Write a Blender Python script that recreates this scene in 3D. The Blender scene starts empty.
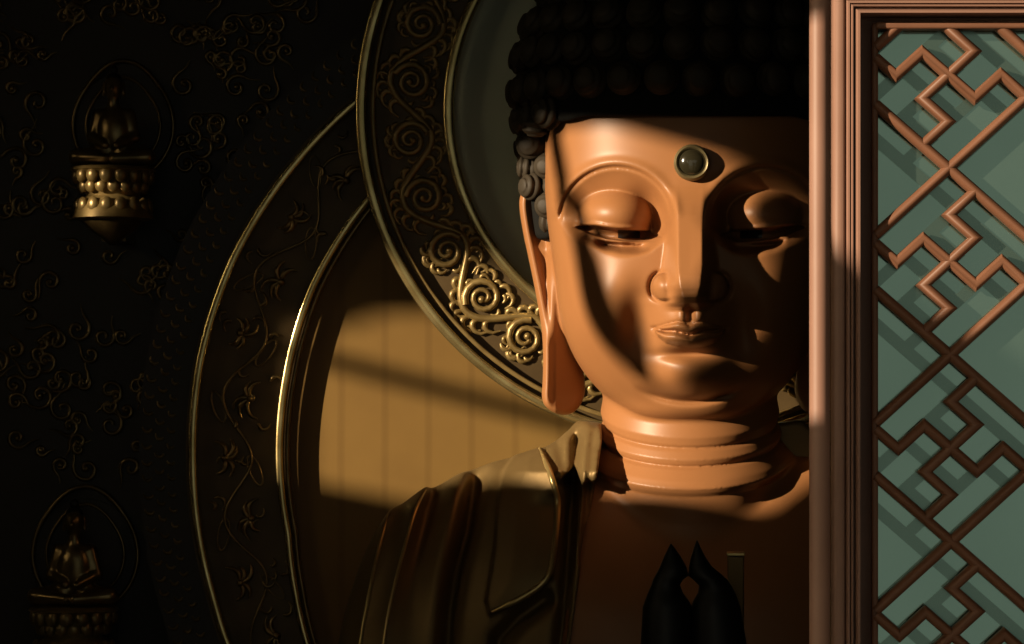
import bpy, math, random
import numpy as np
from mathutils import Vector, Matrix
random.seed(7)
C = bpy.context.scene.collection
PI = math.pi
S = 400.0            # modelling units per metre
D = 8.0              # camera to the plane of the ears
CZ = 2.6             # eye height
HR = 400.0           # horizon
AX = 690.0           # axis of the statue

def W(px, v, y):
    k = (D + y) / (S * D)
    return ((px - AX) * k, y, CZ - (v - HR) * k)
def L(X, Y, V):
    return (X / S, Y / S, CZ - (V - HR) / S)

# ------------------------------------------------------------------ materials
def mat(name, col, rough=.5, metal=0., spec=.5, coat=0., noise=None, bump=None, scale=8., detail=4.):
    m = bpy.data.materials.new(name); m.use_nodes = True
    nt = m.node_tree; b = nt.nodes['Principled BSDF']
    b.inputs['Base Color'].default_value = (*col, 1); b.inputs['Roughness'].default_value = rough
    b.inputs['Metallic'].default_value = metal; b.inputs['Specular IOR Level'].default_value = spec
    b.inputs['Coat Weight'].default_value = coat; b.inputs['Coat Roughness'].default_value = .15
    if noise or bump:
        tc = nt.nodes.new('ShaderNodeTexCoord'); n = nt.nodes.new('ShaderNodeTexNoise')
        n.inputs['Scale'].default_value = scale; n.inputs['Detail'].default_value = detail
        nt.links.new(tc.outputs['Object'], n.inputs['Vector'])
        if noise:
            r = nt.nodes.new('ShaderNodeValToRGB')
            r.color_ramp.elements[0].position = .35; r.color_ramp.elements[1].position = .68
            r.color_ramp.elements[0].color = (*noise, 1); r.color_ramp.elements[1].color = (*col, 1)
            nt.links.new(n.outputs['Fac'], r.inputs['Fac']); nt.links.new(r.outputs['Color'], b.inputs['Base Color'])
        if bump:
            bp = nt.nodes.new('ShaderNodeBump'); bp.inputs['Strength'].default_value = bump; bp.inputs['Distance'].default_value = .01
            nt.links.new(n.outputs['Fac'], bp.inputs['Height']); nt.links.new(bp.outputs['Normal'], b.inputs['Normal'])
    return m

M = dict(
    skin=mat('golden_lacquer_skin', (.31, .136, .051), .42, 0., .32, noise=(.28, .121, .044), scale=3.),
    robe=mat('gilded_robe', (.21, .140, .054), .5, .45, .3, noise=(.175, .112, .042), scale=5.),
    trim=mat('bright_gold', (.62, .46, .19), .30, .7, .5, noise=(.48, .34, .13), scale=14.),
    hair=mat('blue_black_hair', (.008, .008, .007), .85, 0., .12),
    curl=mat('blue_black_curls', (.036, .028, .018), .6, 0., .22),
    iris=mat('dark_eye_paint', (.012, .008, .006), .4),
    crystal=mat('urna_crystal', (.022, .019, .010), .12, 0., .8, coat=.5),
    bezel=mat('dull_gold', (.20, .16, .075), .42, .5, .4, noise=(.12, .095, .045), scale=30.),
    rim=mat('gilt_rim', (.70, .55, .25), .24, .9, .4, noise=(.42, .31, .12), scale=11.),
    band=mat('dark_bronze_band', (.085, .055, .020), .45, .35, .4, noise=(.06, .037, .013), scale=9.),
    relief=mat('gilt_relief', (.27, .19, .07), .36, .5, .5, noise=(.18, .12, .04), scale=20.),
    darkrelief=mat('aged_bronze_relief', (.22, .15, .06), .28, .7, .5, noise=(.12, .08, .03), scale=20.),
    ochre=mat('ochre_panel', (.180, .104, .024), .5, .1, .3, noise=(.15, .084, .019), scale=3.),
    disc=mat('grey_green_disc', (.50, .58, .48), .85, 0., .3, noise=(.44, .52, .43), scale=4.),
    wallm=mat('dark_lacquer_wall', (.022, .015, .008), .45, 0., .4, noise=(.015, .010, .006), scale=5.),
    wood=mat('door_wood', (.235, .130, .094), .5, 0., .3, noise=(.20, .108, .077), scale=7.),
    bar=mat('lattice_wood', (.155, .069, .038), .5, 0., .3, noise=(.125, .055, .030), scale=12.),
    pale=mat('pale_green_glass', (.36, .52, .44), .10, .95, .5, noise=(.325, .475, .40), scale=5.),
    green=mat('lattice_reflection_green', (.195, .285, .24), .22, .92, .4),  # darker green, imitates the bars mirrored in the glass
    stone=mat('grey_floor', (.12, .115, .10), .6, noise=(.09, .085, .08), scale=4.),
    plaster=mat('dark_plaster', (.06, .034, .02), .8, noise=(.05, .028, .018), scale=3.),
    black=mat('blackened_bronze', (.010, .009, .008), .5, .2, .4),
    redwood=mat('red_lacquer_wood', (.10, .03, .02), .5),
)
# plank seams on the ochre panel
nt = M['ochre'].node_tree; b_ = nt.nodes['Principled BSDF']; src = b_.inputs['Base Color'].links[0].from_socket
tc = nt.nodes.new('ShaderNodeTexCoord'); wv = nt.nodes.new('ShaderNodeTexWave'); wv.wave_type = 'BANDS'; wv.bands_direction = 'X'
wv.inputs['Scale'].default_value = 2.6; wv.inputs['Distortion'].default_value = .25; wv.inputs['Detail'].default_value = 1
rp_ = nt.nodes.new('ShaderNodeValToRGB'); rp_.color_ramp.elements[0].position = .0; rp_.color_ramp.elements[0].color = (.86, .84, .80, 1)
rp_.color_ramp.elements[1].position = .12; rp_.color_ramp.elements[1].color = (1, 1, 1, 1)
mx = nt.nodes.new('ShaderNodeMix'); mx.data_type = 'RGBA'; mx.blend_type = 'MULTIPLY'; mx.inputs[0].default_value = 1
nt.links.new(tc.outputs['Object'], wv.inputs['Vector']); nt.links.new(wv.outputs['Fac'], rp_.inputs['Fac'])
nt.links.new(src, mx.inputs[6]); nt.links.new(rp_.outputs['Color'], mx.inputs[7]); nt.links.new(mx.outputs[2], b_.inputs['Base Color'])

# ------------------------------------------------------------------ objects
def link(o): C.objects.link(o); return o
def empty(name, loc, label=None, cat=None, group=None):
    o = bpy.data.objects.new(name, None); o.location = loc; o.empty_display_size = .1; link(o)
    tag(o, label, cat, group); return o
def tag(o, label=None, cat=None, group=None, kind=None):
    if label: o['label'] = label
    if cat: o['category'] = cat
    if group: o['group'] = group
    if kind: o['kind'] = kind
    return o

class MB:
    def __init__(s): s.v = []; s.f = []
    def add(s, vs, fs):
        n = len(s.v); s.v += [tuple(p) for p in vs]; s.f += [tuple(i + n for i in f) for f in fs]; return s
    def box(s, lo, hi):
        (a, b, c), (d, e, f) = lo, hi
        return s.add([(a,b,c),(d,b,c),(d,e,c),(a,e,c),(a,b,f),(d,b,f),(d,e,f),(a,e,f)],
                     [(0,3,2,1),(4,5,6,7),(0,1,5,4),(1,2,6,5),(2,3,7,6),(3,0,4,7)])
    def grid(s, rows, closed_u=False, closed_v=False, cap=False):
        nr, nc = len(rows), len(rows[0]); vs = [p for r in rows for p in r]; fs = []
        for i in range(nr if closed_v else nr - 1):
            for j in range(nc if closed_u else nc - 1):
                a, b = i, (i + 1) % nr; c, d = j, (j + 1) % nc
                fs.append((a*nc+c, a*nc+d, b*nc+d, b*nc+c))
        if cap and not closed_v:
            fs.append(tuple(range(nc - 1, -1, -1))); fs.append(tuple((nr-1)*nc + j for j in range(nc)))
        return s.add(vs, fs)
    def tube(s, pts, r, n=8, closed=False, cap=True):
        P = [Vector(p) for p in pts]; m = len(P); rows = []
        rr = r if hasattr(r, '__len__') else [r] * m
        up = None
        for i in range(m):
            if closed: t = P[(i+1) % m] - P[i-1]
            else: t = P[min(i+1, m-1)] - P[max(i-1, 0)]
            if t.length < 1e-9: t = Vector((1,0,0))
            t.normalize()
            if up is None:
                up = Vector((0,-1,0)) if abs(t.y) < .9 else Vector((0,0,1))
            a = up - t * up.dot(t)
            if a.length < 1e-6: a = t.orthogonal()
            a.normalize(); up = a; b = t.cross(a)
            rows.append([tuple(P[i] + (a*math.cos(k*2*PI/n) + b*math.sin(k*2*PI/n)) * rr[i]) for k in range(n)])
        return s.grid(rows, True, closed, cap and not closed)
    def lathe(s, prof, c, n=48):
        rows = [[(c[0] + r*math.cos(2*PI*k/n), c[1] + r*math.sin(2*PI*k/n), c[2] + z) for k in range(n)] for r, z in prof]
        return s.grid(rows, True, False, True)
    def ball(s, c, r, n=10, m=6, M3=None):
        rx, ry, rz = r if hasattr(r, '__len__') else (r, r, r); rows = []
        for i in range(m + 1):
            t = PI * (i + .001) / (m + .002)
            row = []
            for k in range(n):
                p = Vector((rx*math.sin(t)*math.cos(2*PI*k/n), ry*math.sin(t)*math.sin(2*PI*k/n), rz*math.cos(t)))
                if M3: p = M3 @ p
                row.append((c[0]+p.x, c[1]+p.y, c[2]+p.z))
            rows.append(row)
        return s.grid(rows, True, False, True)
    def build(s, name, m, parent=None, smooth=True, sharp=65, bevel=0):
        me = bpy.data.meshes.new(name)
        inv = parent.matrix_basis.translation if parent is not None else Vector((0,0,0))
        pp = parent.parent if parent is not None else None
        if pp is not None: inv = inv + pp.matrix_basis.translation
        me.from_pydata([(x-inv.x, y-inv.y, z-inv.z) for x, y, z in s.v], [], s.f); me.update()
        return finish(me, name, m, parent, smooth, sharp, bevel)

def finish(me, name, m, parent, smooth=True, sharp=None, bevel=0):
    if smooth: me.polygons.foreach_set('use_smooth', [True] * len(me.polygons))
    if smooth and sharp: me.set_sharp_from_angle(angle=math.radians(sharp))
    me.materials.append(m)
    o = bpy.data.objects.new(name, me); link(o)
    if parent is not None: o.parent = parent
    if bevel:
        b = o.modifiers.new('bevel', 'BEVEL'); b.width = bevel; b.segments = 2; b.limit_method = 'ANGLE'
    return o

# ------------------------------------------------------------------ implicit surfaces
f32 = np.float32
def smin(a, b, k):
    h = np.clip(.5 + .5*(b - a)/k, 0, 1); return b + (a - b)*h - k*h*(1 - h)
def smax(a, b, k): return -smin(-a, -b, k)
def sstep(a, b, x):
    t = np.clip((x - a)/(b - a), 0, 1); return t*t*(3 - 2*t)
def gauss(x, v, cx, cv, sx, sv): return np.exp(-((x - cx)/sx)**2 - ((v - cv)/sv)**2)
def seg_dist(x, v, poly):
    best = np.full(x.shape, 1e9, f32)
    for (ax, av), (bx, bv) in zip(poly[:-1], poly[1:]):
        dx, dv = bx - ax, bv - av
        t = np.clip(((x - ax)*dx + (v - av)*dv)/(dx*dx + dv*dv), 0, 1)
        best = np.minimum(best, (x - ax - t*dx)**2 + (v - av - t*dv)**2)
    return np.sqrt(best)
def poly_sd(x, v, poly):
    P = list(poly) + [poly[0]]; d = seg_dist(x, v, P); ins = np.zeros(x.shape, bool)
    for (ax, av), (bx, bv) in zip(P[:-1], P[1:]):
        if av == bv: continue
        c = ((av > v) != (bv > v)) & (x < (bx - ax)*(v - av)/(bv - av) + ax); ins ^= c
    return np.where(ins, -d, d)
def lut(x, pts):
    a = np.array(pts, float); return np.interp(x, a[:,0], a[:,1]).astype(f32)
def project(X, Y, V):
    k = 1 + Y/(S*D); return X/k, HR + (V - HR)/k

def surface_nets(f, lo, hi, h, B=8, thr=50., newton=4):
    lo = np.array(lo, float); n = [int(math.ceil((hi[i]-lo[i])/h/B))*B for i in range(3)]
    nb = [k//B for k in n]
    cc = [lo[i] + (np.arange(nb[i])*B + (B-1)/2)*h for i in range(3)]
    g = np.meshgrid(*cc, indexing='ij'); fc = f(*[a.astype(f32).ravel() for a in g]).reshape(nb)
    F = np.repeat(np.repeat(np.repeat(fc, B, 0), B, 1), B, 2).astype(f32)
    act = np.argwhere(np.abs(fc) < max(thr, 1.6*h*B))
    o = np.stack(np.meshgrid(*[np.arange(B)]*3, indexing='ij'), -1).reshape(-1, 3)
    for c in range(0, len(act), 2500):
        idx = (act[c:c+2500, None, :]*B + o[None]).reshape(-1, 3)
        p = (lo + idx*h).astype(f32)
        F[idx[:,0], idx[:,1], idx[:,2]] = f(p[:,0], p[:,1], p[:,2])
    s = F < 0
    cnt = np.zeros([k-1 for k in n], np.int8)
    cor = [(a,b,c) for a in (0,1) for b in (0,1) for c in (0,1)]
    for a,b,c in cor: cnt += s[a:n[0]-1+a, b:n[1]-1+b, c:n[2]-1+c]
    cells = np.argwhere((cnt > 0) & (cnt < 8))
    vid = np.full([k-1 for k in n], -1, np.int64); vid[tuple(cells.T)] = np.arange(len(cells))
    val = np.stack([F[cells[:,0]+a, cells[:,1]+b, cells[:,2]+c] for a,b,c in cor], 1)
    acc = np.zeros((len(cells), 3)); num = np.zeros(len(cells))
    for i in range(8):
        for j in range(i+1, 8):
            if sum(abs(p-q) for p, q in zip(cor[i], cor[j])) != 1: continue
            m = (val[:,i] < 0) != (val[:,j] < 0); t = np.where(m, val[:,i]/(val[:,i]-val[:,j] + 1e-12), 0)
            p = np.array(cor[i]) + t[:,None]*(np.array(cor[j]) - np.array(cor[i]))
            acc += np.where(m[:,None], p, 0); num += m
    P = lo + (cells + acc/num[:,None])*h
    quads = []
    for ax in range(3):
        sl0 = [slice(1,-1)]*3; sl1 = [slice(1,-1)]*3; sl0[ax] = slice(0,-1); sl1[ax] = slice(1,None)
        e = s[tuple(sl0)] != s[tuple(sl1)]
        ed = np.argwhere(e); off = np.ones(3, int); off[ax] = 0; ed = ed + off
        u, w = (ax+1) % 3, (ax+2) % 3
        inside = s[tuple(ed.T)]
        def cid(du, dw):
            q = ed.copy(); q[:,u] -= du; q[:,w] -= dw; return vid[tuple(q.T)]
        q = np.stack([cid(1,1), cid(0,1), cid(0,0), cid(1,0)], 1)
        q[~inside] = q[~inside][:, ::-1]
        quads.append(q[(q >= 0).all(1)])
    Q = np.concatenate(quads)
    e = .35*h
    for _ in range(newton):
        x, y, z = [P[:,i].astype(np.float64) for i in range(3)]
        f0 = f(x, y, z)
        G = np.stack([f(x+e,y,z)-f(x-e,y,z), f(x,y+e,z)-f(x,y-e,z), f(x,y,z+e)-f(x,y,z-e)], 1)/(2*e)
        st = (f0/np.maximum((G*G).sum(1), .05))[:,None]*G
        ln = np.linalg.norm(st, axis=1, keepdims=True); st *= np.minimum(1, .5*h/np.maximum(ln, 1e-9))
        P = P - st
    return P, Q

def nets_object(name, f, lo, hi, h, m, parent, conv=L, **kw):
    P, Q = surface_nets(f, lo, hi, h, **kw)
    Wp = np.stack(conv(P[:,0], P[:,1], P[:,2]), 1)
    inv = parent.matrix_basis.translation if parent is not None else Vector((0,0,0))
    Wp = Wp - np.array(inv)[None]
    me = bpy.data.meshes.new(name)
    me.vertices.add(len(Wp)); me.vertices.foreach_set('co', Wp.astype(f32).ravel())
    Qf = Q[:, ::-1]                                   # the V axis points down: flip to keep normals outwards
    me.loops.add(len(Qf)*4); me.loops.foreach_set('vertex_index', Qf.astype(np.int32).ravel())
    me.polygons.add(len(Qf)); me.polygons.foreach_set('loop_start', np.arange(0, len(Qf)*4, 4, dtype=np.int32))
    me.polygons.foreach_set('loop_total', np.full(len(Qf), 4, np.int32))
    me.update(); me.validate()
    return finish(me, name, m, parent)

def hit(f, xp, vp, y0=-260., y1=60.):
    Y = np.arange(y0, y1, .5); k = 1 + Y/(S*D)
    r = f(xp*k, Y, HR + (vp - HR)*k); i = int(np.argmax(r < 0)); return Y[i] if (r < 0).any() else None
def on_surface(f, px, v, lift=0.):
    Y = hit(f, px - AX, v) - lift; k = 1 + Y/(S*D)
    return L((px-AX)*k, Y, HR + (v-HR)*k)

# ------------------------------------------------------------------ the statue: face, ears, neck and chest
def head_base(X, Y, V, n=2.35):
    t = np.where(V > 290, (V-290)/138., np.where(V < 150, (150-V)/170., 0.))
    A = 132 + 13*sstep(310, 190, V); B = 134 + 4*sstep(150, 290, V)
    r = ((np.abs(X)/A)**n + (np.abs(Y)/B)**n)**(1/n)
    return (np.sqrt(r*r + t*t) - 1)*115

UP = [(-45,330),(-36,328),(-24,324.6),(-12,321.4),(-5,323.2),(0,326),]
PART = [(-45,326),(-36,328.6),(-25,331),(-15,331.2),(-6,333.4),(0,335)]
LOW = [(-45,328),(-36,329),(-32,337),(-24,343.5),(-12,347),(0,348.2)]
VU = [(570,228),(576,227),(585,225.6),(596,226),(607,228),(620,229.4),(635,230),(650,231.5),(660,235),(664,238)]
VL = [(570,228),(576,228),(585,231),(593,234.5),(607,238.6),(622,240.6),(638,240.6),(650,239),(660,236.5),(664,238)]

def face_disp(x, v):
    ax = np.abs(x); Dp = np.zeros_like(x)
    # nose
    hN = lut(v, [(172,0),(186,4),(200,14),(215,23),(240,34),(262,42.5),(276,48),(289,50),(297,48),(303,34),(307,12),(311,0)])
    fl = lut(v, [(170,13),(230,12),(265,12),(285,10),(300,6)])
    wN = lut(v, [(170,40),(200,28),(226,25),(250,27),(270,30),(285,32),(300,30)])
    s = 1 - np.clip((ax - fl)/(wN - fl), 0, 1); s = s*s*(3 - 2*s)*.55 + s*.45
    Dp += hN*s
    ala = np.clip(1 - ((ax-25)/13.5)**2 - ((v-287)/14.5)**2, 0, 1)
    Dp = -smin(-Dp, -(8 + 17*np.sqrt(ala))*sstep(0, .12, ala)*sstep(306, 298, v), 11)
    Dp -= 4*np.exp(-((np.sqrt(((ax-25)/15.5)**2 + ((v-287)/16.5)**2) - 1)/.13)**2)*sstep(28, 34, ax)*sstep(265, 275, v)*sstep(306, 295, v)
    # eye sockets, bounded above by the incised brow arch
    ex = (ax - 74)/56.; ev = np.where(v < 221, (v-221)/54., (v-221)/30.)
    e = np.sqrt(ex*ex + ev*ev); q = np.clip((1.0 - e)/.5, 0, 1)
    up = sstep(232, 215, v)
    inn = sstep(100, 70, ax)
    Dp -= 15*(up*q**.9 + (1-up)*(inn*sstep(0, .55, q) + (1-inn)*q*q*(3-2*q)))
    e2 = np.sqrt(ex*ex + np.where(v < 221, ev, (v-221)/37.)**2)
    Dp -= 32*gauss(ax, v, 42, 224, 19, 29)*sstep(1.04, .80, e2)
    Dp -= 2.6*np.exp(-((e-1.0)*52/2.0)**2)*sstep(224, 212, v)
    Dp += 2.0*np.exp(-((e-1.09)*52/5.)**2)*sstep(222, 205, v)
    # cheeks, the recess beside the mouth, muzzle, chin
    Dp += 9*gauss(ax, v, 78, 292, 44, 48)
    Dp -= 16*gauss(ax, v, 50, 322, 19, 34)
    Dp += 16*gauss(ax, v, 0, 322, 34, 30)*sstep(290, 304, v)
    Dp += 14*gauss(ax, v, 0, 377, 34, 19)
    Dp -= 10*gauss(ax, v, 0, 354, 27, 6)
    cr = v - (401 - 6*(ax/36.)**2)
    Dp -= 4*np.exp(-(cr/4.)**2)*sstep(60, 30, ax)
    Dp += 7*gauss(ax, v, 0, 415, 75, 13)
    # philtrum and lips
    pv = sstep(305, 310, v)*sstep(326, 319, v)
    Dp -= 5.5*np.exp(-(x/4.2)**2)*pv; Dp += 2.*np.exp(-((ax-9)/5.)**2)*pv
    u, p, l = lut(-ax, UP), lut(-ax, PART), lut(-ax, LOW)
    edge = sstep(37.5, 33, ax)
    t = np.clip((v - u)/np.maximum(p - u, .5), 0, 1); Dp += 4.5*np.clip(4*t*(1-t), 0, 1)*edge
    t = np.clip((v - p)/np.maximum(l - p, .5), 0, 1); Dp += 10*np.clip(4*t*(1-t), 0, 1)**.95*edge
    Dp -= 4*np.exp(-((v-p)/2.3)**2)*sstep(41, 35, ax)
    Dp -= 1.5*np.exp(-((v-u)/1.5)**2)*edge
    return Dp

def eye_disp(x, v):
    ax = AX - np.abs(x)
    u, l = lut(ax, VU), lut(ax, VL); ins = sstep(-.6, .8, v - u)*sstep(-.6, .8, l - v)
    m = sstep(573, 578, ax)*sstep(665, 658, ax)
    Dp = -7.*ins*m
    Dp += 1.6*np.exp(-((v - u + 2.2)/1.8)**2)*m
    Dp += 3.2*np.exp(-((v - l - 2.2)/2.2)**2)*sstep(578, 592, ax)*sstep(652, 640, ax)
    Dp -= 13*np.exp(-((v - l - 7.)/4.)**2)*sstep(592, 606, ax)*sstep(656, 638, ax)
    return Dp

EAR = [(524,186),(516,198),(520,229),(528,265),(536,305),(541,338),(541,378),(539,402),(549,413),(563,418),(577,414),(586,400),(588,384),(582,354),(580,320),(580,280),(575,230),(562,190),(545,181)]
def chaikin(p, n=2):
    for _ in range(n):
        q = []
        for a, b in zip(p, p[1:] + p[:1]): q += [(.75*a[0]+.25*b[0], .75*a[1]+.25*b[1]), (.25*a[0]+.75*b[0], .25*a[1]+.75*b[1])]
        p = q
    return p
EARL = chaikin([(x - AX, v) for x, v in EAR])
def ear(X, Y, V):
    k = 1 + np.clip(Y, -100, 100)/(S*D); x = -np.abs(X)/k; v = HR + (V-HR)/k
    sd = poly_sd(x, v, EARL)
    din = -sd
    # rim and hollow of the ear above, long lobe with a crease below
    rim = np.exp(-((din - 6)/4.5)**2)*sstep(-108, -140, x)
    hollow = sstep(8, 15, din)*sstep(-139, -145, x)*sstep(335, 310, v)*sstep(192, 206, v)
    ridge = np.exp(-((x + 137 + .02*(v-300))/5.)**2)*sstep(350, 330, v)*sstep(200, 225, v)
    steps = 5*np.exp(-((v-248 - .4*(x+150))/7.)**2) + 4*np.exp(-((v-285)/8.)**2)
    fr = 14 + 4*rim - (6 - .8*steps)*hollow + 5*ridge
    slope = 1.2*np.clip(x + 134, 0, 40)*sstep(318, 352, v)
    fr = fr - slope + 3*np.exp(-((x+143)/5.)**2)*sstep(318, 352, v)
    zf = -(Y - 12) - fr; zb = (Y - 12) - 16 - 36*sstep(310, 350, v)
    return smax(smax(zf, zb, 6), sd + 2, 9)

CHESTL = [(601,415),(602,440),(598,470),(591,510),(582,560),(575,610),(570,644),(566,720),(560,800)]
CHESTR = [(800,415),(816,440),(826,470),(830,510),(832,560),(826,610),(816,644),(800,720),(780,800)]
OPEN = [(x-AX, v) for x, v in CHESTL] + [(x-AX, v) for x, v in CHESTR[::-1]]
def neck_chest(X, Y, V):
    vt = V + .30*(Y + 70)
    R = lut(vt, [(400,84),(425,86),(436,88),(444,86),(447,84),(450,87),(457,90),(462,88),(464.5,86),(467,90),(476,97),(482,100),(487,97),(492,93),(520,90)])
    nk = np.sqrt((X/1.02)**2 + (Y-14)**2) - R
    nk = smax(nk, V - 560, 10); nk = smax(nk, 390 - V, 10)
    Fq = ((np.abs(X)/332.)**4 + (np.abs(V-765)/312.)**4)**.25
    ch = (np.sqrt(Fq*Fq + ((Y-42)/168.)**2) - 1)*165
    # swell of the chest, hollow of the collar
    ch = ch - 10*(gauss(X, V, 75, 600, 70, 60) + gauss(X, V, -75, 600, 70, 60))*(Y < 40)
    x, v = project(X, Y, V); ch = ch + 26*sstep(2, 16, poly_sd(x, v, OPEN))
    return smin(nk, ch, 7)

def lids(X, Y, V):
    ax = np.abs(X); k = 1 + Y/(S*D); x = ax/k; v = HR + (V-HR)/k
    dx, dy = x - 72.5, Y + 80
    xr = dx; yr = dy - .05*dx
    q = np.sqrt((xr/np.where(xr < 0, 36., 40.))**2 + (yr/48.)**2 + ((v-214)/29.)**2)
    return (q - 1)*30

def body(X, Y, V):
    x, v = project(X, Y, V)
    w = sstep(-20, -75, Y)
    h = head_base(X, Y, V) - face_disp(x, v)*w
    h = smin(h, lids(X, Y, V), 2.5)
    h = h - eye_disp(x, v)*w
    e = ear(X, Y, V)
    h = smin(h, e, 5)
    return smin(h, neck_chest(X, Y, V), 5)

base = L(0, 30, 1160)
statue = empty('buddha_statue', base, 'giant gilded seated Buddha statue with half-shaded face and black snail curls', 'statue')
skin = nets_object('body', body, (-236,-214,36), (236,170,740), 1.6, M['skin'], statue)
skin['label'] = 'orange gold face, ears, neck and bare chest'

# pupils, painted inside the eye slits
for sgn, nm in ((-1, 0), (1, 1)):
    b = MB(); rows = []
    for j in range(5):
        row = []
        for i in range(13):
            px = 618 + 22*i/12
            u = float(lut(np.array([px]), VU)[0]) + .6; l = float(lut(np.array([px]), VL)[0]) - 2.2
            v = u + (l-u)*j/4; px2 = px if sgn < 0 else 2*AX - px
            row.append(on_surface(body, px2, v, 1.3))
        rows.append(row)
    b.grid(rows)
    b.build('pupil', M['iris'], statue)['label'] = 'dark painted pupil in the half-closed eye'

# urna: a glass bead in a gold bezel between the brows
uy = hit(body, 2, 163); k = 1 + uy/(S*D)
uc = Vector(L(2*k, uy, HR + (163-HR)*k))
b = MB(); rows = []
for rr, dd in ((17.5,-4),(17.5,6),(16.8,9.5),(15.2,11),(13.4,10.2),(12.6,8)):
    rows.append([(uc.x + rr/S*math.cos(2*PI*i/40), uc.y - dd/S, uc.z + rr/S*math.sin(2*PI*i/40)) for i in range(40)])
b.grid(rows, True, False, True)
bz = b.build('urna_bezel', M['bezel'], statue); bz['label'] = 'round gold setting on the forehead'
b = MB(); rows = []
for i in range(9):
    t = i/8*PI/2*.98; rr = 13.2*math.cos(t); dd = 7 + 7*math.sin(t)
    rows.append([(uc.x + rr/S*math.cos(2*PI*j/32), uc.y - dd/S, uc.z + rr/S*math.sin(2*PI*j/32)) for j in range(32)])
b.grid(rows, True, False, True)
b.build('urna_bead', M['crystal'], bz)['label'] = 'dark glassy bead'

# hair: a black cap and snail curls
def hair_f(X, Y, V):
    e = (np.sqrt((X/168.)**2 + ((Y-8)/156.)**2 + ((V-92)/165.)**2) - 1)*150
    sd = smax(head_base(X, Y, V) - 11, V - 240, 6)
    h = smin(e, sd, 8)
    x, v = project(X, Y, V)
    qx = np.abs(x) - (139 - 40); qv = (116 + 40) - v          # rounded window of the forehead
    r = np.sqrt(np.maximum(qx, 0)**2 + np.maximum(qv, 0)**2) + np.minimum(np.maximum(qx, qv), 0) - 40
    cut = smax(r, Y + 6, 4)
    h = smax(h, -cut, 3)
    cut2 = smax(smax(122 - v, Y + 22 - .35*(np.abs(x) - 140), 3), np.abs(x) - 200, 3)
    h = smax(h, -cut2, 5)
    ush = (np.sqrt((X/95.)**2 + ((Y-20)/90.)**2 + ((V+75)/75.)**2) - 1)*85
    return smin(h, ush, 14)
nets_object('hair_cap', hair_f, (-190,-170,-160), (190,180,260), 3.0, M['hair'], statue)['label'] = 'smooth black hair under the curls'

def curl_mesh(amp):
    rows = []; n = 30; m = 16
    for i in range(m + 1):
        t = i/m; th = t*PI*.49; row = []
        for j in range(n):
            ph = 2*PI*j/n
            ridge = abs(math.sin(.5*ph + t*PI*3))**.6
            R = math.cos(th)**.62*(1 - amp + amp*(2*ridge - 1)*(1 - t**3)); z = 1.12*math.sin(th)**1.05
            row.append((R*math.cos(ph), R*math.sin(ph), z - .12))
        rows.append(row)
    rows.insert(0, [(p[0]*.8, p[1]*.8, -.5) for p in rows[0]])
    b = MB(); b.grid(rows, True, False, True)
    me = bpy.data.meshes.new('hair_curl'); me.from_pydata(b.v, [], b.f); me.update()
    me.polygons.foreach_set('use_smooth', [True]*len(me.polygons)); me.materials.append(M['curl']); return me
CM = curl_mesh(.10); CR = curl_mesh(.17)
def hair_normal(X, Y, V):
    e = 1.0; g = [float(hair_f(np.array([X+(i==0)*e]), np.array([Y+(i==1)*e]), np.array([V+(i==2)*e]))[0]
                  - hair_f(np.array([X-(i==0)*e]), np.array([Y-(i==1)*e]), np.array([V-(i==2)*e]))[0]) for i in range(3)]
    v = Vector((g[0], g[1], -g[2])); v.normalize(); return v
spots = []
rows_v = [94, 60, 29, -2, -33, -63]
for ri, v in enumerate(rows_v):
    rf = math.sqrt(max(0.05, 1 - ((v-92)/165.)**2)); R = 164*rf
    n = int(2*PI*R/34.5); a0 = .5*(ri % 2)*2*PI/n
    for i in range(n):
        a = a0 + 2*PI*i/n
        X, Y = math.cos(a)*168*rf, 8 + math.sin(a)*156*rf
        if Y > 75: continue
        spots.append((X, Y, v + random.uniform(-1.5, 1.5), 17.5))
for v, R0, angs in ((121,167,(184,172,160,148)),(146,161,(186,172,160)),(168,155,(178,164)),(188,150,(176,163)),(207,147,(168,)),(222,146,(176,))):
    for a in angs:
        for sg in (-1, 1):
            ar = math.radians(a); X = sg*abs(math.cos(ar))*R0; Y = -math.sin(ar)*R0 + 0
            spots.append((X, Y, v, 14.5 if v > 160 else 16.5))
cands = []
for X, Y, V, r in spots:
    nrm = hair_normal(X, Y, V)
    # march on to the cap along the normal
    p = Vector((X, Y, -V))
    for _ in range(4):
        d = float(hair_f(np.array([p.x]), np.array([p.y]), np.array([-p.z]))[0]); p -= nrm*max(-12, min(12, d))
    if p.y > 20 and abs(p.x) < 120: continue
    cands.append((-nrm.y*.5 + (0 if p.z < 0 else -2) + (-.6 if p.x > 125 else 0), p, nrm, r))
cands.sort(key=lambda c: -c[0])
def curl_matrix(p, nrm, r, inv):
    q = nrm.to_track_quat('Z', 'Y').to_matrix().to_4x4()
    loc = Vector(L(p.x, p.y, -p.z)) - inv
    sp = Matrix.Rotation(random.uniform(0, 6.28), 4, 'Z')
    return Matrix.Translation(loc) @ q @ sp @ Matrix.Scale(r/S, 4)
inv = Vector(base); first = None
for sc_, p, nrm, r in cands[:100]:
    if first is None: first = bpy.data.objects.new('hair_curl', CM); o = first
    else: o = first.copy()
    if r < 17: o.data = CR
    C.objects.link(o); o.parent = statue; o.matrix_basis = curl_matrix(p, nrm, r, inv)
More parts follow.
